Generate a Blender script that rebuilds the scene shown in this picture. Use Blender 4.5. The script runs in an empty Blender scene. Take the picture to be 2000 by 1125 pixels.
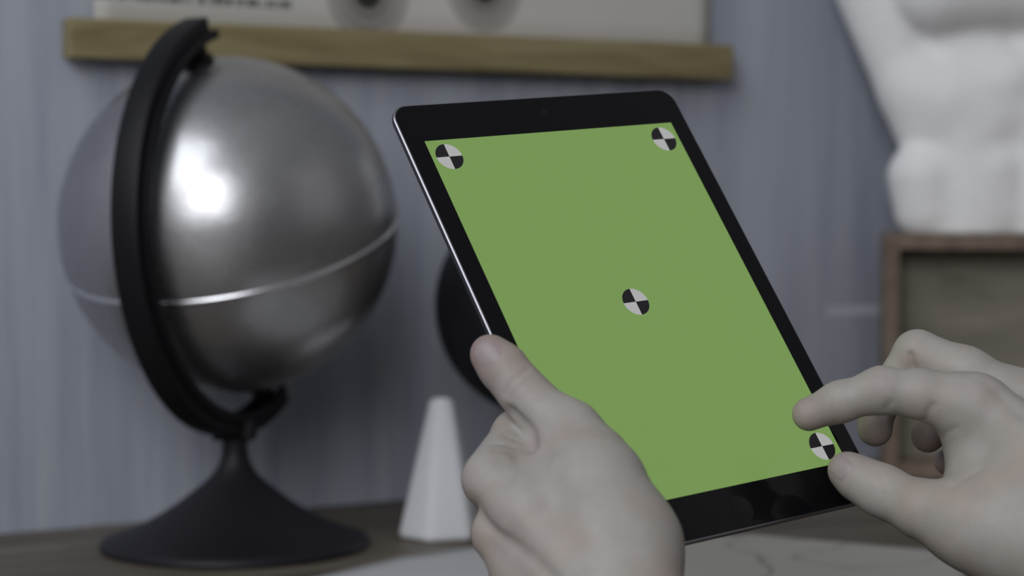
import bpy, bmesh, math, random
import numpy as np
from mathutils import Vector, Matrix
random.seed(4)
S = bpy.context.scene
COL = S.collection
F_PX = 3900.0                      # focal length in pixels of the 2000x1125 frame
R_BALL = 0.125

# ------------------------------------------------------------------ camera
PITCH = math.atan(162.5 / F_PX)
_Y = F_PX * R_BALL / 328.0
def _raydir(px, py):
    x, y, z = (px - 1000) / F_PX, -(py - 562.5) / F_PX, 1.0      # right, up, forward
    c, s = math.cos(PITCH), math.sin(PITCH)
    return np.array([x, z * c + y * s, -z * s + y * c])
_b = _raydir(448, 440) * _Y
_g = _raydir(456, 1066); _g = _g * (_b[1] / _g[1])
CAM_H = -_g[2]
cam_d = bpy.data.cameras.new('camera'); cam = bpy.data.objects.new('camera', cam_d); COL.objects.link(cam)
cam.location = (0, 0, CAM_H); cam.rotation_euler = (math.pi / 2 - PITCH, 0, 0)
cam_d.sensor_fit = 'HORIZONTAL'; cam_d.sensor_width = 36; cam_d.lens = F_PX * 36 / 2000
cam_d.clip_start = 0.01
cam_d.dof.use_dof = True; cam_d.dof.focus_distance = 0.93; cam_d.dof.aperture_fstop = 6.6
S.camera = cam
CAMM = Matrix.Translation((0, 0, CAM_H)) @ Matrix.Rotation(math.pi / 2 - PITCH, 4, 'X')

# ------------------------------------------------------------------ world, lights, exposure
w = bpy.data.worlds.new('room_light'); S.world = w; w.use_nodes = True
nt = w.node_tree; nt.nodes.clear()
wo = nt.nodes.new('ShaderNodeOutputWorld'); bg = nt.nodes.new('ShaderNodeBackground')
tc = nt.nodes.new('ShaderNodeTexCoord'); sx = nt.nodes.new('ShaderNodeSeparateXYZ'); cr = nt.nodes.new('ShaderNodeValToRGB')
mr = nt.nodes.new('ShaderNodeMapRange'); mr.inputs[1].default_value = -1; mr.inputs[2].default_value = 1
nt.links.new(tc.outputs['Generated'], sx.inputs[0]); nt.links.new(sx.outputs['Z'], mr.inputs[0]); nt.links.new(mr.outputs[0], cr.inputs[0])
cr.color_ramp.elements[0].position = 0.3; cr.color_ramp.elements[0].color = (0.030, 0.029, 0.028, 1)
cr.color_ramp.elements[1].position = 0.9; cr.color_ramp.elements[1].color = (0.17, 0.175, 0.185, 1)
e = cr.color_ramp.elements.new(0.5); e.color = (0.065, 0.065, 0.068, 1)
nt.links.new(cr.outputs[0], bg.inputs[0]); bg.inputs[1].default_value = 1.0
nt.links.new(bg.outputs[0], wo.inputs[0])

def area(name, loc, target, size, size_y, power, color):
    d = bpy.data.lights.new(name, 'AREA'); d.shape = 'RECTANGLE'; d.size = size; d.size_y = size_y
    d.energy = power; d.color = color
    o = bpy.data.objects.new(name, d); COL.objects.link(o); o.location = loc
    o.rotation_euler = (Vector(target) - Vector(loc)).to_track_quat('-Z', 'Y').to_euler(); return o
_kt = Vector((0.0, 1.5, 0.25))
area('window_daylight', _kt + Vector((-0.16, -0.90, 0.32)).normalized() * 3.4, _kt, 1.45, 1.35, 37.0, (0.97, 0.975, 1.0))
area('upper_window_daylight', _kt + Vector((-0.42, -0.64, 0.62)).normalized() * 3.4, _kt, 1.9, 1.9, 35.0, (0.93, 0.96, 1.0))
area('side_daylight', (1.9, 0.75, 0.95), (0.3, 1.6, 0.25), 1.3, 1.3, 0.8, (1.0, 0.97, 0.93))
S.view_settings.view_transform = 'Standard'; S.view_settings.look = 'None'
S.view_settings.exposure = 0.0; S.view_settings.gamma = 1.0; S.view_settings.use_curve_mapping = False

# ------------------------------------------------------------------ helpers
def P(px, py, d):
    """point seen at pixel (px, py) at distance d along the camera axis"""
    v = CAMM @ Vector(((px - 1000) / F_PX * d, -(py - 562.5) / F_PX * d, -d)); return np.array(v)
def ray(px, py):
    v = _raydir(px, py); return v / np.linalg.norm(v)
O = np.array([0, 0, CAM_H])
def G(px, py, z=0.0):
    r = _raydir(px, py); return O + r * ((z - CAM_H) / r[2])
WYAW = math.radians(31)
WU = np.array([math.cos(WYAW), math.sin(WYAW), 0]); WN = np.array([math.sin(WYAW), -math.cos(WYAW), 0])
W0 = G(450, 1003)
def onwall(px, py, off=0.0):
    r = _raydir(px, py); t = np.dot(W0 + WN * off - O, WN) / np.dot(r, WN); p = O + r * t
    return float(np.dot(p - W0, WU)), float(p[2])
WALLM = Matrix(((WU[0], -WN[0], 0, W0[0]), (WU[1], -WN[1], 0, W0[1]), (0, 0, 1, 0), (0, 0, 0, 1)))   # local x along the wall, -y out of it

def tag(o, label=None, cat=None, group=None, kind=None):
    for k, v in (('label', label), ('category', cat), ('group', group), ('kind', kind)):
        if v: o[k] = v
    return o
def empty(name, m=None):
    o = bpy.data.objects.new(name, None); o.empty_display_size = 0.02; COL.objects.link(o)
    if m is not None: o.matrix_world = m
    return o
def link(name, me, mats, parent=None, smooth=True, m=None):
    o = bpy.data.objects.new(name, me); COL.objects.link(o)
    for x in (mats if isinstance(mats, (list, tuple)) else [mats]): me.materials.append(x)
    if smooth:
        for p in me.polygons: p.use_smooth = True
    if parent is not None: o.parent = parent
    if m is not None: o.matrix_local = m
    return o
def frombm(name, bm, mats, parent=None, smooth=True, m=None):
    bmesh.ops.recalc_face_normals(bm, faces=bm.faces)
    me = bpy.data.meshes.new(name); bm.to_mesh(me); bm.free(); return link(name, me, mats, parent, smooth, m)
def auto(o, ang=35):
    md = o.modifiers.new('edges', 'EDGE_SPLIT'); md.split_angle = math.radians(ang); md.use_edge_sharp = False; return o
def bev(o, wdt, seg=3):
    md = o.modifiers.new('bevel', 'BEVEL'); md.width = wdt; md.segments = seg; md.limit_method = 'ANGLE'; md.harden_normals = False; return o
def box(bm, x0, x1, y0, y1, z0, z1):
    v = [bm.verts.new(c) for c in ((x0,y0,z0),(x1,y0,z0),(x1,y1,z0),(x0,y1,z0),(x0,y0,z1),(x1,y0,z1),(x1,y1,z1),(x0,y1,z1))]
    for f in ((0,3,2,1),(4,5,6,7),(0,1,5,4),(1,2,6,5),(2,3,7,6),(3,0,4,7)): bm.faces.new([v[i] for i in f])
def lathe(bm, prof, n=96):
    rings = []
    for r, z in prof:
        if r < 1e-6: rings.append([bm.verts.new((0, 0, z))])
        else: rings.append([bm.verts.new((r*math.cos(2*math.pi*i/n), r*math.sin(2*math.pi*i/n), z)) for i in range(n)])
    for a, b in zip(rings, rings[1:]):
        for i in range(n):
            j = (i+1) % n
            if len(a) == 1 and len(b) == 1: continue
            if len(a) == 1: bm.faces.new((a[0], b[i], b[j]))
            elif len(b) == 1: bm.faces.new((a[i], b[0], a[j]))
            else: bm.faces.new((a[i], b[i], b[j], a[j]))

class NT:
    """small node helper"""
    def __init__(s, name, col=(0.5,0.5,0.5), rough=0.5, metal=0.0, spec=0.5):
        s.m = bpy.data.materials.new(name); s.m.use_nodes = True; s.t = s.m.node_tree; s.b = s.t.nodes['Principled BSDF']
        s.set('Base Color', (*col, 1)); s.set('Roughness', rough); s.set('Metallic', metal); s.set('Specular IOR Level', spec)
    def set(s, k, v): s.b.inputs[k].default_value = v
    def n(s, t, **k):
        x = s.t.nodes.new('ShaderNode' + t)
        for a, b in k.items():
            if a.startswith('i_'): x.inputs[a[2:].replace('_', ' ')].default_value = b
            else: setattr(x, a, b)
        return x
    def l(s, a, b): s.t.links.new(a, b)
    def coord(s, scale=(1,1,1), out='Object', rot=(0,0,0)):
        c = s.n('TexCoord'); m = s.n('Mapping'); m.inputs['Scale'].default_value = scale; m.inputs['Rotation'].default_value = rot
        s.l(c.outputs[out], m.inputs['Vector']); return m.outputs[0]
    def noise(s, vec, scale, detail=4, rough=0.55, dist=0.0):
        x = s.n('TexNoise'); x.inputs['Scale'].default_value = scale; x.inputs['Detail'].default_value = detail
        x.inputs['Roughness'].default_value = rough; x.inputs['Distortion'].default_value = dist; s.l(vec, x.inputs['Vector']); return x.outputs['Fac']
    def ramp(s, fac, stops):
        x = s.n('ValToRGB'); el = x.color_ramp.elements
        while len(el) < len(stops): el.new(0.5)
        for q, (p, c) in zip(el, stops): q.position = p; q.color = (*c, 1) if len(c) == 3 else c
        s.l(fac, x.inputs[0]); return x.outputs[0]
    def mix(s, fac, a, b, mode='MIX'):
        x = s.n('Mix', data_type='RGBA', blend_type=mode)
        for k, v in ((0, fac), (6, a), (7, b)):
            if hasattr(v, 'is_output'): s.l(v, x.inputs[k])
            else: x.inputs[k].default_value = (*v, 1) if isinstance(v, tuple) and len(v) == 3 else v
        return x.outputs[2]
    def math(s, op, a, b=None, c=None):
        x = s.n('Math', operation=op)
        for k, v in enumerate((a, b, c)):
            if v is None: continue
            if hasattr(v, 'is_output'): s.l(v, x.inputs[k])
            else: x.inputs[k].default_value = v
        return x.outputs[0]
    def bump(s, h, dist, strength=1.0):
        x = s.n('Bump'); x.inputs['Distance'].default_value = dist; x.inputs['Strength'].default_value = strength
        s.l(h, x.inputs['Height']); s.l(x.outputs[0], s.b.inputs['Normal'])
    def color(s, c): s.l(c, s.b.inputs['Base Color'])

def SR(r, g, b):   # sRGB 0-255 to linear
    return tuple((c/255/12.92 if c/255 <= 0.04045 else ((c/255+0.055)/1.055)**2.4) for c in (r, g, b))

# ------------------------------------------------------------------ materials
m = NT('painted_wood_wall', rough=0.75, spec=0.25)
v = m.coord((7, 7, 0.6)); n1 = m.noise(v, 2.2, 5, 0.6, 0.4)
v2 = m.coord((30, 30, 1.6)); n2 = m.noise(v2, 2.0, 5, 0.65, 0.2)
v3 = m.coord((1.2, 1.2, 0.9)); n3 = m.noise(v3, 1.6, 3, 0.5)
c = m.ramp(n1, [(0.3, (0.251, 0.272, 0.332)), (0.5, (0.324, 0.348, 0.421)), (0.72, (0.405, 0.437, 0.510))])
c = m.mix(m.ramp(n2, [(0.42, (0,0,0)), (0.7, (1,1,1))]), c, (0.405, 0.424, 0.470))
c = m.mix(m.ramp(n2, [(0.26, (0.7,0.7,0.7)), (0.36, (0,0,0))]), c, (0.227, 0.227, 0.235))
c = m.mix(m.ramp(n3, [(0.58, (0,0,0)), (0.75, (0.5,0.5,0.5))]), c, (0.340, 0.332, 0.316))
ss, zz = onwall(1668, 606, 0.0)
tw_ = m.n('TexCoord'); sw_ = m.n('SeparateXYZ'); m.l(tw_.outputs['Object'], sw_.inputs[0])
k1 = m.math('LESS_THAN', m.math('ABSOLUTE', m.math('SUBTRACT', sw_.outputs['X'], ss)), 0.036)
k2 = m.math('LESS_THAN', m.math('ABSOLUTE', m.math('SUBTRACT', sw_.outputs['Z'], zz)), 0.0045)
c = m.mix(m.math('MULTIPLY', m.math('MULTIPLY', k1, k2), 0.8), c, (0.52, 0.54, 0.60))     # pale horizontal paint scrape
m.color(c); m.bump(n2, 0.002, 0.5); M_WALL = m.m

m = NT('dark_oak_table', rough=0.5, spec=0.35)
v = m.coord((1.3, 14, 14)); n1 = m.noise(v, 3.5, 6, 0.6, 0.5)
c = m.ramp(n1, [(0.3, (0.066, 0.054, 0.041)), (0.55, (0.126, 0.107, 0.082)), (0.75, (0.192, 0.168, 0.132))])
m.color(c); m.bump(n1, 0.0006, 0.5); M_TABLE = m.m

m = NT('pine_batten', rough=0.55, spec=0.3)
v = m.coord((1.0, 9, 9)); n1 = m.noise(v, 6, 4, 0.5, 0.9)
kn = m.coord((3.0, 0.0, 8)); vo = m.n('TexVoronoi'); vo.inputs['Scale'].default_value = 1.6; m.l(kn, vo.inputs['Vector'])
wv = m.math('SINE', m.math('MULTIPLY', vo.outputs['Distance'], 34))
c = m.ramp(n1, [(0.3, (0.172, 0.136, 0.064)), (0.5, (0.240, 0.196, 0.100)), (0.7, (0.292, 0.248, 0.136))])
kf = m.ramp(vo.outputs['Distance'], [(0.05, (0.7,0.7,0.7)), (0.42, (0,0,0))])
c = m.mix(m.math('MULTIPLY', kf, m.math('MULTIPLY_ADD', wv, 0.5, 0.5)), c, (0.104, 0.076, 0.036))
m.color(c); m.bump(n1, 0.0004, 0.4); M_PINE = m.m

m = NT('brushed_steel_globe', (0.62, 0.62, 0.63), 0.3, 1.0)
v = m.coord((1, 1, 1)); n1 = m.noise(v, 9, 4, 0.6); n2 = m.noise(v, 28, 3, 0.6)
m.color(m.ramp(n1, [(0.3, (0.41, 0.41, 0.42)), (0.7, (0.55, 0.55, 0.57))]))
m.l(m.ramp(n1, [(0.35, (0.24,)*3), (0.7, (0.31,)*3)]), m.b.inputs['Roughness'])
m.bump(n2, 0.0012, 0.35)
g2_ = m.n('BsdfAnisotropic'); g2_.inputs['Roughness'].default_value = 0.46      # broad sheen of the brushed surface
m.l(m.b.inputs['Base Color'].links[0].from_socket, g2_.inputs['Color']); m.l(m.b.inputs['Normal'].links[0].from_socket, g2_.inputs['Normal'])
ms_ = m.n('MixShader'); ms_.inputs[0].default_value = 0.50; m.l(m.b.outputs[0], ms_.inputs[1]); m.l(g2_.outputs[0], ms_.inputs[2])
m.l(ms_.outputs[0], m.t.nodes['Material Output'].inputs['Surface']); M_STEEL = m.m
M_SEAM = NT('polished_seam', (0.8, 0.8, 0.83), 0.25, 1.0).m
M_BLACK = NT('black_enamel', (0.008, 0.008, 0.010), 0.5, 0.0, 0.22).m
M_BLACK2 = NT('black_satin_globe', (0.010, 0.010, 0.013), 0.5, 0.0, 0.4).m
m = NT('black_stand_coat', (0.011, 0.010, 0.014), 0.48, 0.0, 0.45); m.set('Specular IOR Level', 0.32); M_STAND = m.m

m = NT('white_plaster', (0.878, 0.878, 0.891), 0.8, 0, 0.2)
n1 = m.noise(m.coord(), 14, 4, 0.6); n2 = m.noise(m.coord(), 150, 2)
m.color(m.ramp(n1, [(0.3, (0.805, 0.805, 0.811)), (0.7, (0.900, 0.900, 0.900))])); m.bump(n2, 0.0006, 0.5); M_PLASTER = m.m
m = NT('matte_white_cone', (0.667, 0.673, 0.701), 0.75, 0, 0.2)
m.bump(m.noise(m.coord(), 120, 2), 0.0004, 0.4); M_CONE = m.m

m = NT('stained_crate_frame', rough=0.6, spec=0.3)
n1 = m.noise(m.coord((3, 3, 3)), 12, 4, 0.6)
m.color(m.ramp(n1, [(0.3, (0.115, 0.084, 0.061)), (0.7, (0.216, 0.165, 0.124))])); M_CRATE = m.m
m = NT('crate_plywood', rough=0.7, spec=0.2)
n1 = m.noise(m.coord((2, 2, 9)), 4, 5, 0.6, 0.6)
m.color(m.ramp(n1, [(0.3, (0.152, 0.138, 0.109)), (0.7, (0.264, 0.240, 0.195))])); M_PLY = m.m

m = NT('chart_paper', rough=0.8, spec=0.15)
# object space of the chart: x along the wall, z up, metres
CH = []
for (cx_, cy_, r_) in ((718, -12, 88), (946, -20, 84)):
    s_, z_ = onwall(cx_, cy_, 0.004); CH.append((s_, z_, r_ * 0.46e-3))
tco = m.n('TexCoord'); se = m.n('SeparateXYZ'); m.l(tco.outputs['Object'], se.inputs[0])
base = m.mix(m.ramp(m.noise(tco.outputs['Object'], 3.0, 2), [(0.35, (0,0,0)), (0.65, (1,1,1))]), (0.52, 0.52, 0.485), (0.60, 0.565, 0.54))
c = base
for s_, z_, r_ in CH:
    dx = m.math('SUBTRACT', se.outputs['X'], s_); dz = m.math('SUBTRACT', se.outputs['Z'], z_)
    d = m.math('DIVIDE', m.math('SQRT', m.math('ADD', m.math('MULTIPLY', dx, dx), m.math('MULTIPLY', dz, dz))), r_)
    k = m.ramp(d, [(0.0, (0.05,0.05,0.05)), (0.28, (0.06,0.06,0.06)), (0.38, (0.50,0.50,0.50)), (0.50, (0.30,0.30,0.30)), (0.60, (0.66,0.66,0.66)),
                   (0.70, (0.42,0.42,0.42)), (0.80, (0.74,0.74,0.74)), (0.92, (0.56,0.56,0.56)), (1.0, (1,1,1))])
    c = m.mix(1.0, c, k, 'MULTIPLY')
st, zt = onwall(380, 2, 0.004)
tz = m.math('ABSOLUTE', m.math('SUBTRACT', se.outputs['Z'], zt + 0.001)); tx = m.math('ABSOLUTE', m.math('SUBTRACT', se.outputs['X'], st))
msk = m.math('MULTIPLY', m.math('LESS_THAN', tz, 0.0034), m.math('LESS_THAN', tx, 0.085))
tn = m.noise(m.coord((420, 1, 60)), 1.0, 1)
msk = m.math('MULTIPLY', msk, m.math('GREATER_THAN', tn, 0.46))
c = m.mix(msk, c, (0.12, 0.12, 0.12)); m.color(c); M_CHART = m.m

m = NT('plain_drawing_paper', (0.50, 0.50, 0.515), 0.8, 0, 0.15)
m.bump(m.noise(m.coord(), 9, 2), 0.002, 0.4); M_PAPER = m.m
m = NT('sketched_drawing_paper', rough=0.8, spec=0.15)
n1 = m.noise(m.coord((1, 1, 1)), 9, 1.2, 0.4, 0.3)
ln = m.ramp(n1, [(0.485, (0,0,0)), (0.497, (0.55,0.55,0.55)), (0.503, (0.55,0.55,0.55)), (0.515, (0,0,0))])
m.color(m.mix(ln, (0.42, 0.405, 0.375), (0.15, 0.14, 0.12))); M_PAPER2 = m.m

M_GLASS = NT('black_tablet_glass', (0.005, 0.005, 0.006), 0.07, 0, 0.18).m
M_ALU = NT('dark_anodised_aluminium', (0.10, 0.10, 0.11), 0.4, 1.0).m
M_CHAM = NT('polished_chamfer', (0.36, 0.35, 0.39), 0.34, 1.0).m
m = NT('green_lit_screen', (0.01, 0.02, 0.005), 0.10, 0, 0.35)
m.set('Emission Color', (*SR(119, 150, 84), 1)); m.set('Emission Strength', 0.93); M_SCREEN = m.m
m = NT('screen_marker_black', (0.004,)*3, 0.1, 0, 0.35); m.set('Emission Color', (*SR(27, 26, 31), 1)); m.set('Emission Strength', 0.8); M_MKB = m.m
m = NT('screen_marker_white', (0.01,)*3, 0.1, 0, 0.35); m.set('Emission Color', (*SR(172, 172, 172), 1)); m.set('Emission Strength', 0.95); M_MKW = m.m
M_BTN = NT('home_button_black', (0.008, 0.008, 0.009), 0.10, 0, 0.22).m
M_LENS = NT('camera_lens_glass', (0.01, 0.01, 0.013), 0.05, 0, 0.25).m

def skin_mat(name):
    m = NT(name, rough=0.52, spec=0.35)
    at = m.n('Attribute', attribute_name='flush_shade')
    co = m.coord()
    n1 = m.noise(co, 55, 3, 0.6); n2 = m.noise(co, 900, 3, 0.6)
    vo = m.n('TexVoronoi', feature='DISTANCE_TO_EDGE'); vo.inputs['Scale'].default_value = 900; m.l(co, vo.inputs['Vector'])
    base = m.ramp(n1, [(0.3, (0.315, 0.292, 0.268)), (0.7, (0.370, 0.348, 0.325))])
    c = m.mix(m.math('MULTIPLY', at.outputs['Fac'], 0.85), base, (0.270, 0.175, 0.170))  # reddish fingertips and knuckles, plus shade painted on the curled fingers
    n3 = m.noise(co, 38, 2, 0.5)
    c = m.mix(m.ramp(n3, [(0.48, (0,0,0)), (0.68, (0.55,0.55,0.55))]), c, (0.345, 0.275, 0.235))
    m.color(c)
    m.set('Subsurface Weight', 0.15); m.set('Subsurface Radius', (0.9, 0.4, 0.25)); m.set('Subsurface Scale', 0.004)
    m.bump(m.math('ADD', vo.outputs['Distance'], n2), 0.00022, 0.45)
    return m.m
M_SKIN = skin_mat('skin')
m = NT('fingernail', (0.310, 0.262, 0.262), 0.40, 0, 0.4); m.set('Subsurface Weight', 0.1); m.set('Subsurface Scale', 0.002); M_NAIL = m.m

# ------------------------------------------------------------------ the setting
bm = bmesh.new(); box(bm, -2.6, 3.2, 0.0, 0.06, -0.75, 1.9)
o = frombm('wall_back', bm, M_WALL, smooth=False, m=WALLM); tag(o, kind='structure')
bm = bmesh.new(); box(bm, -2.6, 3.2, -3.2, 0.06, -0.80, -0.75)
mf = NT('dark_floor', (0.08, 0.07, 0.06), 0.6).m
o = frombm('floor', bm, mf, smooth=False, m=WALLM); tag(o, kind='structure')

t = empty('table', WALLM @ Matrix.Translation((0.3, -0.6, -0.75)))
tag(t, 'dark brown wooden table standing against the grey wall', 'table')
T0 = (0.3, -0.6, -0.75)
bm = bmesh.new(); box(bm, -1.5, 1.7, -0.6, 0.598, 0.715, 0.75); bev(frombm('tabletop', bm, M_TABLE, t, smooth=False), 0.002)
for sx_, sy_ in ((-1.42, -0.5), (1.62, -0.5), (-1.42, 0.5), (1.62, 0.5)):
    bm = bmesh.new(); box(bm, sx_-0.035, sx_+0.035, sy_-0.035, sy_+0.035, 0, 0.715); bev(frombm('leg', bm, M_TABLE, t, smooth=False), 0.003)

# ------------------------------------------------------------------ chart and batten on the wall
t = empty('wall_chart', WALLM); tag(t, 'pale paper chart with two concentric circle drawings hanging on the wall', 'poster')
s0, z0 = onwall(184, 70, 0.004); s1, _ = onwall(1386, 70, 0.004)
bm = bmesh.new(); nx = 40
rows = []
for j in range(14):
    zz = z0 - 0.01 + j * 0.045
    rows.append([bm.verts.new((s0 + (s1 - s0) * i / nx, -0.004 - 0.0012 * math.sin(i * 0.5) * (j / 14), zz)) for i in range(nx + 1)])
for a, b in zip(rows, rows[1:]):
    for i in range(nx): bm.faces.new((a[i], a[i+1], b[i+1], b[i]))
o = frombm('paper_sheet', bm, M_CHART, t); md = o.modifiers.new('thickness', 'SOLIDIFY'); md.thickness = 0.0006
# batten in front of its lower edge
L1 = onwall(136, 33, 0.024); L2 = onwall(136, 113, 0.024); R1 = onwall(1434, 88, 0.024); R2 = onwall(1434, 156, 0.024)
bm = bmesh.new()
vs = []
for yy in (-0.0245, -0.0055):
    for (s_, z_) in ((L2[0], L2[1]), (R2[0], R2[1]), (R1[0], R1[1]), (L1[0], L1[1])): vs.append(bm.verts.new((s_, yy, z_)))
for f in ((0,1,2,3),(7,6,5,4),(0,4,5,1),(1,5,6,2),(2,6,7,3),(3,7,4,0)): bm.faces.new([vs[i] for i in f])
o = frombm('hanging_batten', bm, M_PINE, smooth=False, m=WALLM); bev(o, 0.002)
tag(o, 'long knotty pine batten across the bottom edge of the chart on the wall', 'wooden rail')

# ------------------------------------------------------------------ steel globe
ball_c = O + _b
base = G(456, 1066); base[1] = ball_c[1]
g = empty('desk_globe', Matrix.Translation(Vector((ball_c[0], ball_c[1], 0))))
tag(g, 'large brushed silver metal globe on a flared black stand', 'globe')
inv = Vector((ball_c[0], ball_c[1], 0))
# frame of the ball in camera axes (x right, y up, z towards camera)
camR = np.array(CAMM.to_3x3())
axis = Vector(camR @ np.array([-0.137, 0.926, 0.351])).normalized()
mid = Vector(camR @ np.array([-0.293, -0.376, 0.879])); mid = (mid - axis * mid.dot(axis)).normalized()
qv = axis.cross(mid)
BM = Matrix(((mid.x, qv.x, axis.x), (mid.y, qv.y, axis.y), (mid.z, qv.z, axis.z))).to_4x4()
BM.translation = Vector(ball_c) - inv
bm = bmesh.new()
prof = []
R = R_BALL
for i in range(65):
    a = math.pi * (1 - i / 64); prof.append((R * math.sin(a), R * math.cos(a)))
prof[0] = (0, -R); prof[-1] = (0, R)
lathe(bm, prof, 128); frombm('globe_ball', bm, M_STEEL, g, m=BM)
zs = -0.099 * R; rs = math.sqrt(R*R - zs*zs)
bm = bmesh.new(); lathe(bm, [(rs - 0.001, zs - 0.0022), (rs + 0.0008, zs - 0.0019), (rs + 0.0015, zs), (rs + 0.0010, zs + 0.0019), (rs - 0.001, zs + 0.0022)], 128)
frombm('seam_ring', bm, M_SEAM, g, m=BM)
# meridian arc: channel profile swept around local Y (mid = x, axis = z)
def sweep_arc(prof, a0, a1, n=90):
    bm = bmesh.new(); rings = []
    for i in range(n + 1):
        a = a0 + (a1 - a0) * i / n
        rings.append([bm.verts.new((r * math.cos(a), y, -r * math.sin(a))) for r, y in prof])
    k = len(prof)
    for A, B in zip(rings, rings[1:]):
        for i in range(k): bm.faces.new((A[i], A[(i+1) % k], B[(i+1) % k], B[i]))
    bm.faces.new(rings[0][::-1]); bm.faces.new(rings[-1]); return bm
hw = 0.078 * R
pr = [(1.245*R, -hw), (1.25*R, -hw*0.8), (1.25*R, hw*0.8), (1.245*R, hw), (1.135*R, hw), (1.13*R, hw*0.85), (1.13*R, hw*0.55), (1.20*R, hw*0.5), (1.20*R, -hw*0.5), (1.13*R, -hw*0.55), (1.13*R, -hw*0.85), (1.135*R, -hw)]
o = frombm('meridian_arc', sweep_arc(pr, math.radians(-94), math.radians(98)), M_BLACK, g, m=BM); auto(o, 30)
pr = [(1.17*R, hw*1.0), (1.17*R, hw*1.28), (1.135*R, hw*1.34), (1.115*R, hw*1.28), (1.115*R, hw*1.0)]
o = frombm('arc_flange', sweep_arc(pr, math.radians(-97), math.radians(96)), M_BLACK, g, m=BM); auto(o, 30)
for sg in (1, -1):
    bm = bmesh.new(); lathe(bm, [(0, 0.985*R), (0.0125, 0.985*R), (0.0125, 1.03*R), (0.009, 1.05*R), (0.008, 1.2*R), (0, 1.2*R)], 40)
    if sg < 0: bmesh.ops.rotate(bm, verts=bm.verts, matrix=Matrix.Rotation(math.pi, 3, 'X'))
    auto(frombm('axle_pin', bm, M_BLACK, g, m=BM), 30)
# stand
u = ball_c[1] / F_PX
sx0 = (456 - 448) * u
topz = (BM.translation.z - 1.225 * R)
prof = [(0, 0), (259*u, 0), (262*u, 2*u), (263*u, 8*u), (259*u, 15*u), (243*u, 21*u), (218*u, 29*u), (186*u, 42*u), (146*u, 64*u), (112*u, 86*u), (86*u, 106*u),
        (63*u, 124*u), (45*u, 142*u), (34*u, 157*u), (27.5*u, 174*u), (25*u, 190*u), (25*u, topz), (27*u, topz + 0.006), (0, topz + 0.006)]
bm = bmesh.new(); lathe(bm, prof, 128)
frombm('stand', bm, M_STAND, g, m=Matrix.Translation((sx0, 0, 0)))
bm = bmesh.new(); box(bm, -0.016, 0.016, -0.011, 0.011, -0.008, 0.008)
o = frombm('arc_clamp', bm, M_BLACK, g, smooth=False, m=Matrix.Translation((sx0, 0, topz + 0.001))); bev(o, 0.003)

# ------------------------------------------------------------------ black globe behind the tablet
D2 = 1.60; c2 = P(1069, 596, D2); r2 = 220 / F_PX * D2
g2 = empty('black_globe', Matrix.Translation((c2[0], c2[1], 0)))
tag(g2, 'matte black globe mostly hidden behind the tablet, left edge showing', 'globe')
bm = bmesh.new(); bmesh.ops.create_uvsphere(bm, u_segments=96, v_segments=64, radius=r2)
frombm('globe_ball', bm, M_BLACK2, g2, m=Matrix.Translation((0, 0, c2[2])))
zb = c2[2] - r2
bm = bmesh.new(); lathe(bm, [(0, 0), (0.055, 0), (0.056, 0.003), (0.045, 0.008), (0.02, 0.02), (0.010, 0.04), (0.009, zb + 0.002), (0, zb + 0.002)], 64)
frombm('stand', bm, M_STAND, g2)

# ------------------------------------------------------------------ white faceted cone
cb = G(862, 1048); dcone = cb[1]
ub = dcone / F_PX
hcone = (1048 - 772) * ub * 0.995
bm = bmesh.new()
rb, rt = 90 * ub, 26 * ub
vb, vt = [], []
for i in range(6):
    a = math.radians(15 + 60 * i)
    vb.append(bm.verts.new((rb * math.cos(a), rb * math.sin(a), 0))); vt.append(bm.verts.new((rt * math.cos(a), rt * math.sin(a), hcone)))
for i in range(6): bm.faces.new((vb[i], vb[(i+1) % 6], vt[(i+1) % 6], vt[i]))
bm.faces.new(vt); bm.faces.new(vb[::-1])
o = frombm('plaster_cone', bm, M_CONE, smooth=True); bev(o, 0.008, 5); o.location = (cb[0], cb[1], 0)
tag(o, 'white faceted plaster cone with blunt top standing on the table beside the silver globe', 'cone')

# ------------------------------------------------------------------ paper on the table
def sheet(name, pts, mat, z, curl, label):
    base = [Vector(G(*p)) for p in pts]
    bm = bmesh.new(); f = bm.faces.new([bm.verts.new((b.x, b.y, 0)) for b in base])
    bmesh.ops.triangulate(bm, faces=[f]); bmesh.ops.subdivide_edges(bm, edges=bm.edges, cuts=14, use_grid_fill=True)
    for v in bm.verts: v.co.z = z + curl * (0.5 + 0.5 * math.sin(v.co.x * 23 + v.co.y * 9))
    o = frombm(name, bm, mat); md = o.modifiers.new('thickness', 'SOLIDIFY'); md.thickness = 0.0004; md.offset = 1
    return tag(o, label, 'paper')
sheet('paper_sheet', [(540, 1150), (786, 1089), (940, 1069), (1160, 1058), (1330, 1210), (800, 1330)], M_PAPER, 0.0006, 0.0006,
      'plain white paper sheet on the table below the white cone')
sheet('sketch_sheet', [(1190, 1027), (1440, 1048), (1832, 1085), (1893, 1122), (1800, 1260), (1130, 1300)], M_PAPER2, 0.0026, 0.0006,
      'off-white paper with faint curved sketch lines on the table under the right hand')

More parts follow.
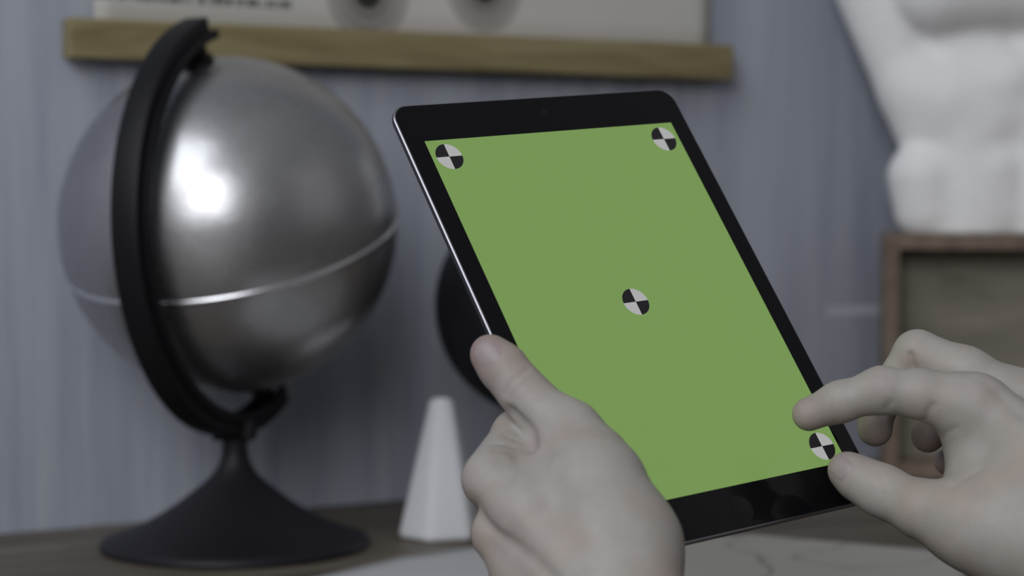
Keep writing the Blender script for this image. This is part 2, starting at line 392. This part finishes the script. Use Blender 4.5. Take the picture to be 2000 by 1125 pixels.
# ------------------------------------------------------------------ crate
cfl = P(1727, 457, 1.86); ztop = cfl[2]; CY = math.radians(-9); Wb, Db, T = 0.42, 0.115, 0.0145
CM = Matrix.Translation((cfl[0], cfl[1], 0)) @ Matrix.Rotation(CY, 4, 'Z')
c_ = empty('wooden_crate', CM); tag(c_, 'brown wooden crate turned on its side with its open face showing, under the white torso', 'crate')
for nm, b in (('side_board', (0, T, 0, Db, 0, ztop - T)), ('side_board', (Wb - T, Wb, 0, Db, 0, ztop - T)), ('top_board', (0, Wb, 0, Db, ztop - T, ztop)), ('bottom_board', (T, Wb - T, 0, Db, 0, T))):
    bm = bmesh.new(); box(bm, *b); bev(frombm(nm, bm, M_CRATE, c_, smooth=False), 0.0012, 2)
bm = bmesh.new(); box(bm, T, Wb - T, 0.045, 0.053, T, ztop - T); frombm('back_panel', bm, M_PLY, c_, smooth=False)

# ------------------------------------------------------------------ implicit surfaces
def seg(p, a, b, ra, rb):
    ab = b - a; L = max(float(ab @ ab), 1e-12)
    pa = p - a; h = np.clip((pa @ ab) / L, 0, 1).astype(np.float32)
    d = pa - h[:, None] * ab
    return np.sqrt(np.einsum('ij,ij->i', d, d)) - (ra + h * (rb - ra))
def smin(a, b, k):
    h = np.clip(0.5 + 0.5 * (b - a) / k, 0, 1)
    return b + (a - b) * h - k * h * (1 - h)
class Implicit:
    def __init__(s): s.ops = []; s.grooves = []; s.cut = None; s.carve = None
    def add(s, pts, k=0.003, kin=0.004):
        """a chain of (point, radius): one finger or one mass; kin blends inside the chain, k blends it to the rest"""
        s.ops.append(([(np.array(p, np.float32), float(r)) for p, r in pts], k, kin))
    def d(s, p, grooves=True):
        p = p.astype(np.float32); out = None
        for pts, k, kin in s.ops:
            c = None
            if len(pts) == 1: c = np.linalg.norm(p - pts[0][0], axis=1) - pts[0][1]
            for (a, ra), (b, rb) in zip(pts, pts[1:]):
                q = seg(p, a, b, ra, rb); c = q if c is None else smin(c, q, kin)
            out = c if out is None else smin(out, c, k)
        if s.carve is not None: out = np.maximum(out, -s.carve(p))
        if s.cut is not None: out = np.maximum(out, s.cut - p[:, 2])
        if grooves:
            for pl, amp, wd in s.grooves:
                m_ = None
                for a, b in zip(pl, pl[1:]):
                    q = seg(p, a, b, 0, 0); m_ = q if m_ is None else np.minimum(m_, q)
                out = out + amp * np.exp(-(m_ / wd) ** 2)
        return out.astype(np.float32)
    def hit(s, px, py, t0=0.5):
        r = ray(px, py); t = t0
        for _ in range(90):
            q = (O + r * t)[None].astype(np.float32); dd = float(s.d(q, False)[0])
            if dd < 2e-5: break
            t += dd * 0.9
            if t > 3: return None
        return O + r * t
    def groove(s, pix, amp, wd):
        """a crease (amp > 0) or ridge (amp < 0) following the surface seen along these pixels"""
        pl = [s.hit(*q) for q in pix]
        pl = [np.array(q, np.float32) for q in pl if q is not None]
        if len(pl) > 1: s.grooves.append((pl, amp, wd))
    def mesh(s, name, h):
        allp = [(p, r) for pts, _, _ in s.ops for p, r in pts]
        lo = np.min([p - r for p, r in allp], axis=0) - 0.006; hi = np.max([p + r for p, r in allp], axis=0) + 0.006
        B = 6; nb = np.ceil((hi - lo) / (h * B)).astype(int) + 1; N = nb * B
        bc = np.stack(np.meshgrid(*[np.arange(k) for k in nb], indexing='ij'), -1).reshape(-1, 3)
        cen = lo + (bc * B + (B - 1) / 2) * h
        dc = s.d(cen)
        Fd = np.where(dc > 0, 1, -1).astype(np.float32).reshape(nb)
        Fd = np.repeat(np.repeat(np.repeat(Fd, B, 0), B, 1), B, 2)
        act = bc[np.abs(dc) < B * h * 0.95 + 0.002]
        loc = np.stack(np.meshgrid(*[np.arange(B)] * 3, indexing='ij'), -1).reshape(-1, 3)
        for i in range(0, len(act), 4000):
            idx = (act[i:i+4000, None] * B + loc[None]).reshape(-1, 3)
            Fd[idx[:, 0], idx[:, 1], idx[:, 2]] = s.d(lo + idx * h)
        sg = Fd < 0
        c = [sg[x:N[0]-1+x, y:N[1]-1+y, z:N[2]-1+z] for x in (0, 1) for y in (0, 1) for z in (0, 1)]
        cnt = sum(q.astype(np.int8) for q in c); cell = (cnt > 0) & (cnt < 8)
        ids = -np.ones(cell.shape, np.int64); ci = np.argwhere(cell); ids[cell] = np.arange(len(ci))
        verts = lo + (ci + 0.5) * h
        quads = []
        for ax in range(3):
            a1, a2 = (ax + 1) % 3, (ax + 2) % 3
            s0_ = [slice(None)] * 3; s1_ = [slice(None)] * 3; s0_[ax] = slice(0, -1); s1_[ax] = slice(1, None)
            A_, B_ = sg[tuple(s0_)], sg[tuple(s1_)]
            e = np.argwhere(A_ != B_)
            e = e[(e[:, a1] > 0) & (e[:, a2] > 0) & (e[:, a1] < N[a1]-1) & (e[:, a2] < N[a2]-1)]
            flip = A_[e[:, 0], e[:, 1], e[:, 2]]
            o1 = np.zeros(3, int); o1[a1] = 1; o2 = np.zeros(3, int); o2[a2] = 1
            q = [ids[tuple((e - k).T)] for k in (o1 + o2, o2, 0 * o1, o1)]
            q = np.stack(q, 1); q[~flip] = q[~flip][:, ::-1]; quads.append(q)
        quads = np.concatenate(quads); quads = quads[(quads >= 0).all(1)]
        e_ = h * 0.35
        for it in range(6):        # relax onto the true surface
            g_ = np.stack([s.d(verts + e_ * np.eye(3)[k]) - s.d(verts - e_ * np.eye(3)[k]) for k in range(3)], 1) / (2 * e_)
            nn = (g_ ** 2).sum(1, keepdims=True) + 1e-6
            verts = verts - g_ / nn * s.d(verts)[:, None] * (0.9 if it else 0.7)
            if it < 4:
                acc = np.zeros_like(verts); ct = np.zeros(len(verts))
                for a, b in ((0, 1), (1, 2), (2, 3), (3, 0)):
                    np.add.at(acc, quads[:, a], verts[quads[:, b]]); np.add.at(ct, quads[:, a], 1)
                    np.add.at(acc, quads[:, b], verts[quads[:, a]]); np.add.at(ct, quads[:, b], 1)
                verts = verts * 0.5 + 0.5 * acc / np.maximum(ct, 1)[:, None]
        me = bpy.data.meshes.new(name); me.from_pydata(verts.tolist(), [], quads.tolist()); me.update()
        s.v = verts
        return me

# ------------------------------------------------------------------ plaster torso on the crate
Yt = 1.905
def Q(px, py, r, dy=0.0): return (P(px, py, Yt + dy), r * Yt / F_PX)
I = Implicit()
I.add([Q(1890, -60, 105, 0.028), Q(1880, 260, 118, 0.028), Q(1880, 440, 112, 0.028)], 0.008)
I.add([Q(2040, -60, 105, 0.028), Q(2020, 260, 118, 0.028), Q(2020, 440, 112, 0.028)], 0.012)
I.add([Q(1700, -40, 78, 0.015), Q(1793, 236, 52, 0.012)], 0.020)
I.add([Q(1800, 345, 66, 0.004), Q(1808, 408, 62, 0.006)], 0.011)
I.add([Q(1936, 335, 62, 0.0), Q(1944, 410, 60, 0.004)], 0.011)
I.add([Q(2070, 335, 62, 0.004), Q(2070, 410, 62, 0.006)], 0.011)
I.add([Q(1795, 175, 66, 0.008), Q(1845, 195, 70, 0.002)], 0.018)
I.add([Q(1950, 165, 72, -0.002), Q(1950, 205, 72, 0.002)], 0.018)
I.add([Q(2080, 190, 78, 0.004)], 0.018)
I.add([Q(1835, -35, 104, -0.012), Q(1990, -45, 104, -0.010), Q(2120, -60, 100, 0.0)], 0.010)
I.add([Q(1700, -160, 85, 0.01), Q(1900, -200, 110, 0.01), Q(2120, -160, 110, 0.01)], 0.02)
I.cut = ztop
me = I.mesh('plaster_torso', 0.0032)
o = link('plaster_torso', me, M_PLASTER); tag(o, 'white plaster cast of a muscular torso resting on top of the wooden crate', 'sculpture')

# ------------------------------------------------------------------ tablet
TR = Matrix(((0.81719007, 0.38333932, -0.43040836), (-0.10555641, 0.83366761, 0.54208502), (0.56662001, -0.39755413, 0.72172881)))
TT = Vector((57.58557758, 6.46980945, 927.64456877)) * 0.001
TM = CAMM @ Matrix.Diagonal((1, -1, -1, 1)) @ (Matrix.Translation(TT) @ TR.to_4x4())
tab = empty('tablet', TM); tag(tab, 'black tablet with plain green screen and round black and white markers, held in both hands', 'tablet')
MM = 0.001
TW, TH, CRD = 169.5 / 2 * MM, 240 / 2 * MM, 9.5 * MM
def rrect(inset, z, n=14):
    pts = []; r = max(CRD - inset, 0.002); a, b = TW - inset, TH - inset
    for cx, cy, a0 in ((a - r, b - r, 0), (-(a - r), b - r, 90), (-(a - r), -(b - r), 180), (a - r, -(b - r), 270)):
        for i in range(n + 1):
            t_ = math.radians(a0 + 90 * i / n); pts.append((cx + r * math.cos(t_), cy + r * math.sin(t_), z))
    return pts
def loft(levels, cap0=False, cap1=False):
    bm = bmesh.new(); R_ = [[bm.verts.new(p) for p in rrect(i * MM, z * MM)] for i, z in levels]; n = len(R_[0])
    for A, B in zip(R_, R_[1:]):
        for i in range(n): bm.faces.new((A[i], A[(i+1) % n], B[(i+1) % n], B[i]))
    if cap0: bm.faces.new(R_[0][::-1])
    if cap1: bm.faces.new(R_[-1])
    return bm
auto(frombm('back_shell', loft([(0.05, 0.9), (0.0, 1.5), (0.15, 2.6), (0.9, 4.0), (2.4, 5.1), (5.0, 5.8), (9.0, 6.1)], False, True), M_ALU, tab), 40)
frombm('chamfered_edge', loft([(1.0, 0.0), (0.85, -0.05), (0.05, 0.75), (0.0, 0.95), (1.2, 1.0)]), M_CHAM, tab)
auto(frombm('front_glass', loft([(1.15, 0.8), (0.95, 0.05), (1.05, -0.08), (1.3, -0.12)], False, True), M_GLASS, tab), 30)
SW, SH = 147.8 / 2 * MM, 197.1 / 2 * MM
bm = bmesh.new(); box(bm, -SW, SW, -SH, SH, -0.17 * MM, -0.10 * MM); scr = frombm('screen', bm, M_SCREEN, tab, smooth=False)
MR = 7.15 * MM
for k, (mx, my) in enumerate(((9.55, 9.6), (138.1, 9.6), (73.7, 98.5), (138.2, 187.3), (9.6, 187.3))):
    bm = bmesh.new(); cx, cy = mx * MM - SW, my * MM - SH; z = -0.20 * MM
    for q in range(4):
        cv = bm.verts.new((cx, cy, z)); arc = [bm.verts.new((cx + MR * math.cos(math.radians(90*q + 90*i/20)), cy + MR * math.sin(math.radians(90*q + 90*i/20)), z)) for i in range(21)]
        for i in range(20):
            f = bm.faces.new((cv, arc[i+1], arc[i])); f.material_index = 0 if q in (0, 2) else 1
    me = bpy.data.meshes.new('tracking_marker'); bm.to_mesh(me); bm.free()
    link('tracking_marker', me, [M_MKB, M_MKW], scr, smooth=False)
bm = bmesh.new(); lathe(bm, [(0, -0.13), (5.6, -0.13), (5.9, -0.16), (6.3, -0.2), (6.6, -0.16), (6.7, -0.1)], 64)
bmesh.ops.scale(bm, vec=(MM, MM, MM), verts=bm.verts); o = frombm('home_button', bm, M_BTN, tab, m=Matrix.Translation(((76.0 * MM - SW), 208.6 * MM - SH, 0)))
bm = bmesh.new(); lathe(bm, [(0, -0.14), (1.2, -0.15), (1.6, -0.13), (1.7, -0.1)], 32)
bmesh.ops.scale(bm, vec=(MM, MM, MM), verts=bm.verts); frombm('camera_lens', bm, M_LENS, tab, m=Matrix.Translation(((74.5 * MM - SW), -11.4 * MM - SH, 0)))

tn_ = np.array((TM.to_3x3() @ Vector((0, 0, 1)))); to_ = np.array(TM.translation)
camfwd = camR @ np.array([0, 0, -1.0])
def plane_depth(px, py):
    """distance along the camera axis of the tablet's front plane at this pixel"""
    p0 = P(px, py, 1.0) - O; t = np.dot(to_ - O, tn_) / np.dot(p0, tn_); return t

# ------------------------------------------------------------------ hands
def flush_shade_attr(me, spots):
    at = me.attributes.new('flush_shade', 'FLOAT', 'POINT')
    v = np.empty(len(me.vertices) * 3); me.vertices.foreach_get('co', v); v = v.reshape(-1, 3)
    f = np.zeros(len(v))
    for p, r, a in spots: f = np.maximum(f, a * np.exp(-((np.linalg.norm(v - p, axis=1)) / r) ** 2))
    at.data.foreach_set('value', f.astype(np.float32))
def nail(I, cpx, axp, halfl, halfw, parent, label, lift=0.0002, squish=1.0):
    """nail plate laid on the finger surface around pixel cpx, long axis towards pixel axp"""
    c = I.hit(*cpx); a = I.hit(*axp)
    e = 0.0008
    nrm = np.array([I.d((c + e*np.eye(3)[k])[None], False)[0] - I.d((c - e*np.eye(3)[k])[None], False)[0] for k in range(3)]); nrm /= np.linalg.norm(nrm)
    ax = a - c; ax -= nrm * (ax @ nrm); ax /= np.linalg.norm(ax); sd = np.cross(nrm, ax)
    nu, nv = 20, 24; bm = bmesh.new(); grid = []
    for i in range(nu + 1):
        row = []
        for j in range(nv + 1):
            x = -1 + 2 * i / nu; y = -1 + 2 * j / nv
            X = x * math.sqrt(1 - 0.42 * y * y); Y = y * math.sqrt(1 - 0.30 * x * x)
            p = c + ax * X * halfl + sd * Y * halfw + nrm * 0.004
            for _ in range(25): p = p - nrm * float(I.d(p[None], False)[0]) * 0.8
            ed = max(abs(x), abs(y)); off = lift * (1 - max(0, (ed - 0.55) / 0.45) ** 2 * 2.2)
            if x > 0.8: off = max(off, -lift * 0.4)
            row.append(bm.verts.new(tuple(p + nrm * off)))
        grid.append(row)
    for i in range(nu):
        for j in range(nv): bm.faces.new((grid[i][j], grid[i+1][j], grid[i+1][j+1], grid[i][j+1]))
    o = frombm('fingernail', bm, M_NAIL, parent)
    if label: o['label'] = label
    return o

_TI = np.linalg.inv(np.array(TM)).astype(np.float32)
def slab(p):
    """distance to the tablet's body, so that the flesh presses against it and does not pass through"""
    q = p @ _TI[:3, :3].T + _TI[:3, 3]
    c0 = np.array([0, 0, 0.00305], np.float32); hb = np.array([TW - 0.001, TH - 0.001, 0.0022], np.float32)
    a = np.abs(q - c0) - hb
    return np.linalg.norm(np.maximum(a, 0), axis=1) + np.minimum(a.max(1), 0) - 0.0014
# left hand: gripping the tablet's left edge, thumb on the front
def H(px, py, dz, r):
    d = plane_depth(px, py) + dz * MM; return (P(px, py, d), r * d / F_PX)
I = Implicit(); I.carve = slab
wr1 = H(1222, 1240, -28, 118)
el1 = (np.array([0.13, 0.60, 0.052]), 0.040)
I.add([H(1168, 965, -30, 100), H(1208, 1070, -30, 115), wr1], 0.006, 0.012)                          # thenar mass to wrist
I.add([wr1, (wr1[0] * 0.6 + el1[0] * 0.4, 0.027), el1], 0.012, 0.01)
I.add([H(1104, 874, -14, 76), H(1152, 935, -26, 90)], 0.010)
I.add([H(962, 930, 0, 50), H(1040, 1010, -8, 78), H(1120, 1110, -14, 95), wr1], 0.010, 0.010)    # second metacarpal
I.add([H(990, 900, 6, 38), H(1062, 960, -6, 62)], 0.010)
I.add([H(959, 936, 1, 58), H(1012, 852, 17, 49), H(1052, 838, 27, 40)], 0.0025, 0.005)              # forefinger, goes behind
I.add([H(1052, 838, 27, 40), H(1130, 815, 27, 33), H(1195, 810, 25, 29)], 0.002, 0.003)
I.add([H(978, 1042, 10, 56), H(1050, 1120, 4, 80), H(1130, 1230, -8, 90)], 0.004, 0.008)           # middle knuckle and metacarpal
I.add([H(978, 1042, 10, 54), H(1050, 985, 32, 42), H(1110, 950, 34, 38)], 0.003, 0.004)
I.add([H(1110, 950, 34, 38), H(1180, 930, 30, 33), H(1240, 925, 26, 29)], 0.002, 0.003)
I.add([H(1010, 1120, 22, 50), H(1090, 1080, 40, 38), H(1130, 1050, 40, 36), H(1200, 1030, 32, 32), H(1255, 1020, 27, 28)], 0.003, 0.003)
I.add([H(1060, 1190, 26, 44), H(1140, 1160, 42, 34), H(1190, 1130, 44, 30), H(1230, 1110, 40, 27)], 0.003, 0.003)
I.add([H(1010, 1120, 22, 48), H(1090, 1230, 8, 80), wr1], 0.006, 0.01)
# thumb
I.add([H(957, 692, -10, 39), H(983, 719, -11, 43), H(1020, 764, -12, 44), H(1055, 802, -13, 47), H(1106, 848, -16, 66), H(1150, 905, -24, 82)], 0.0028, 0.006)
# creases and ridges
I.groove([(986, 770), (998, 748), (1016, 732), (1032, 722)], 0.0006, 0.0012)
I.groove([(996, 778), (1012, 758), (1030, 745)], 0.0003, 0.0010)
I.groove([(1085, 900), (1130, 960), (1165, 1040)], -0.0007, 0.006)
I.groove([(1040, 920), (1090, 1010), (1130, 1100)], 0.0006, 0.006)
I.groove([(975, 900), (985, 920), (985, 945)], 0.0004, 0.003)
I.groove([(1000, 808), (1022, 830), (1036, 850), (1037, 872)], 0.0036, 0.0030)
I.groove([(962, 866), (1000, 872), (1034, 870)], 0.0007, 0.0013)
I.groove([(990, 852), (1010, 859), (1034, 859)], 0.0007, 0.0012)
I.groove([(968, 880), (995, 884), (1022, 880)], 0.0004, 0.0013)
I.groove([(908, 985), (940, 1012), (1000, 1060), (1040, 1092), (1085, 1135)], 0.0014, 0.0030)
I.groove([(1015, 890), (1012, 915), (1005, 935)], 0.0007, 0.0030)
I.groove([(925, 950), (1000, 1000), (1080, 1080)], -0.0006, 0.005)
me = I.mesh('hand', 0.00105)
hl = link('hand', me, M_SKIN); tag(hl, 'left hand gripping the tablet edge with its thumb on the black bezel', 'hand')
flush_shade_attr(me, [(H(945, 688, -12, 1)[0], 0.013, 1.0), (I.hit(905, 945), 0.010, 0.25), (I.hit(1034, 866), 0.006, 0.35), (I.hit(1010, 745), 0.008, 0.2), (I.hit(990, 1050), 0.02, 0.2)])
nail(I, (950, 688), (934, 668), 0.0064, 0.0062, hl, 'broad pinkish nail of the thumb')

# right hand: forefinger reaching over the screen corner, thumb by the bezel
I = Implicit(); I.carve = slab
def K(px, py, d, r): return (P(px, py, d), r * d / F_PX)
wr2 = K(2175, 1130, 0.850, 118)
el2 = (np.array([0.46, 0.58, 0.055]), 0.042)
I.add([K(1925, 800, 0.884, 60), K(2040, 920, 0.868, 92), wr2], 0.008, 0.012)                       # second metacarpal
I.add([wr2, (wr2[0] * 0.6 + el2[0] * 0.4, 0.028), el2], 0.012, 0.01)
I.add([K(1930, 880, 0.892, 66), K(1990, 980, 0.878, 98), wr2], 0.012, 0.012)                       # palm
I.add([K(1800, 994, 0.872, 50), K(1897, 1022, 0.866, 80), K(2012, 1052, 0.86, 104), wr2], 0.012, 0.014)   # thumb metacarpal
I.add([K(1946, 990, 0.878, 92), K(2040, 1040, 0.868, 110)], 0.012)
# forefinger
I.add([K(1580, 809, 0.897, 33), K(1640, 785, 0.893, 37), K(1722, 762, 0.888, 43), K(1800, 770, 0.886, 46), K(1898, 790, 0.884, 58)], 0.005, 0.005)
I.add([K(1888, 800, 0.886, 58), K(1905, 850, 0.888, 52), K(1925, 915, 0.886, 70)], 0.010, 0.01)
# middle finger, behind, bent down at the joint
I.add([K(1995, 795, 0.905, 62), K(1885, 731, 0.915, 50), K(1792, 692, 0.925, 47)], 0.005, 0.006)
I.add([K(1792, 692, 0.925, 46), K(1738, 762, 0.930, 38), K(1710, 806, 0.926, 35), K(1709, 838, 0.922, 34)], 0.0025, 0.003)
I.add([K(1995, 795, 0.905, 60), K(2125, 905, 0.88, 92), wr2], 0.012, 0.014)
# ring and little finger, curled under
I.add([K(2015, 820, 0.925, 52), K(1900, 760, 0.945, 44), K(1860, 780, 0.958, 40), K(1836, 830, 0.955, 34), K(1812, 852, 0.945, 32)], 0.003, 0.003)
I.add([K(2020, 850, 0.935, 50), K(1940, 850, 0.965, 34), K(1905, 880, 0.975, 31), K(1872, 905, 0.975, 28), K(1850, 902, 0.966, 26)], 0.003, 0.003)
I.add([K(2015, 850, 0.925, 58), K(2110, 970, 0.90, 88), wr2], 0.012, 0.014)
# thumb
I.add([K(1652, 918, 0.896, 35), K(1676, 934, 0.893, 40), K(1722, 958, 0.887, 47), K(1792, 992, 0.876, 55)], 0.006, 0.006)
I.groove([(1722, 800), (1716, 775), (1714, 750), (1716, 730)], 0.0002, 0.0014)
I.groove([(1628, 826), (1624, 800), (1622, 780)], 0.0003, 0.0013)
I.groove([(1722, 812), (1732, 796), (1740, 786)], 0.0006, 0.0015)
I.groove([(1805, 822), (1812, 805), (1822, 792)], 0.0008, 0.0016)
I.groove([(1840, 858), (1850, 846), (1866, 836)], 0.0004, 0.0015)
I.groove([(1778, 694), (1780, 706), (1783, 718)], 0.0026, 0.0014)
I.groove([(1714, 920), (1724, 940), (1722, 962)], 0.00025, 0.0014)
I.groove([(1862, 950), (1880, 935), (1915, 915)], 0.0007, 0.0022)
I.groove([(1925, 745), (1960, 780), (2000, 812)], 0.0006, 0.003)
me = I.mesh('hand', 0.00105)
hr = link('hand', me, M_SKIN); tag(hr, 'right hand with its forefinger pointing over the bottom corner of the green screen', 'hand')
flush_shade_attr(me, [(K(1570, 812, 0.897, 1)[0], 0.013, 0.55), (K(1640, 915, 0.895, 1)[0], 0.010, 0.7), (K(1709, 845, 0.92, 1)[0], 0.010, 0.9), (K(1810, 858, 0.945, 1)[0], 0.013, 1.0),  # ring and little finger spots darken the skin to paint in their shade
                (K(1830, 905, 0.958, 1)[0], 0.015, 0.8), (I.hit(1712, 745), 0.006, 0.25), (I.hit(1781, 708), 0.003, 0.7)])
nail(I, (1641, 913), (1626, 900), 0.0060, 0.0058, hr, 'pinkish grey nail of the thumb')
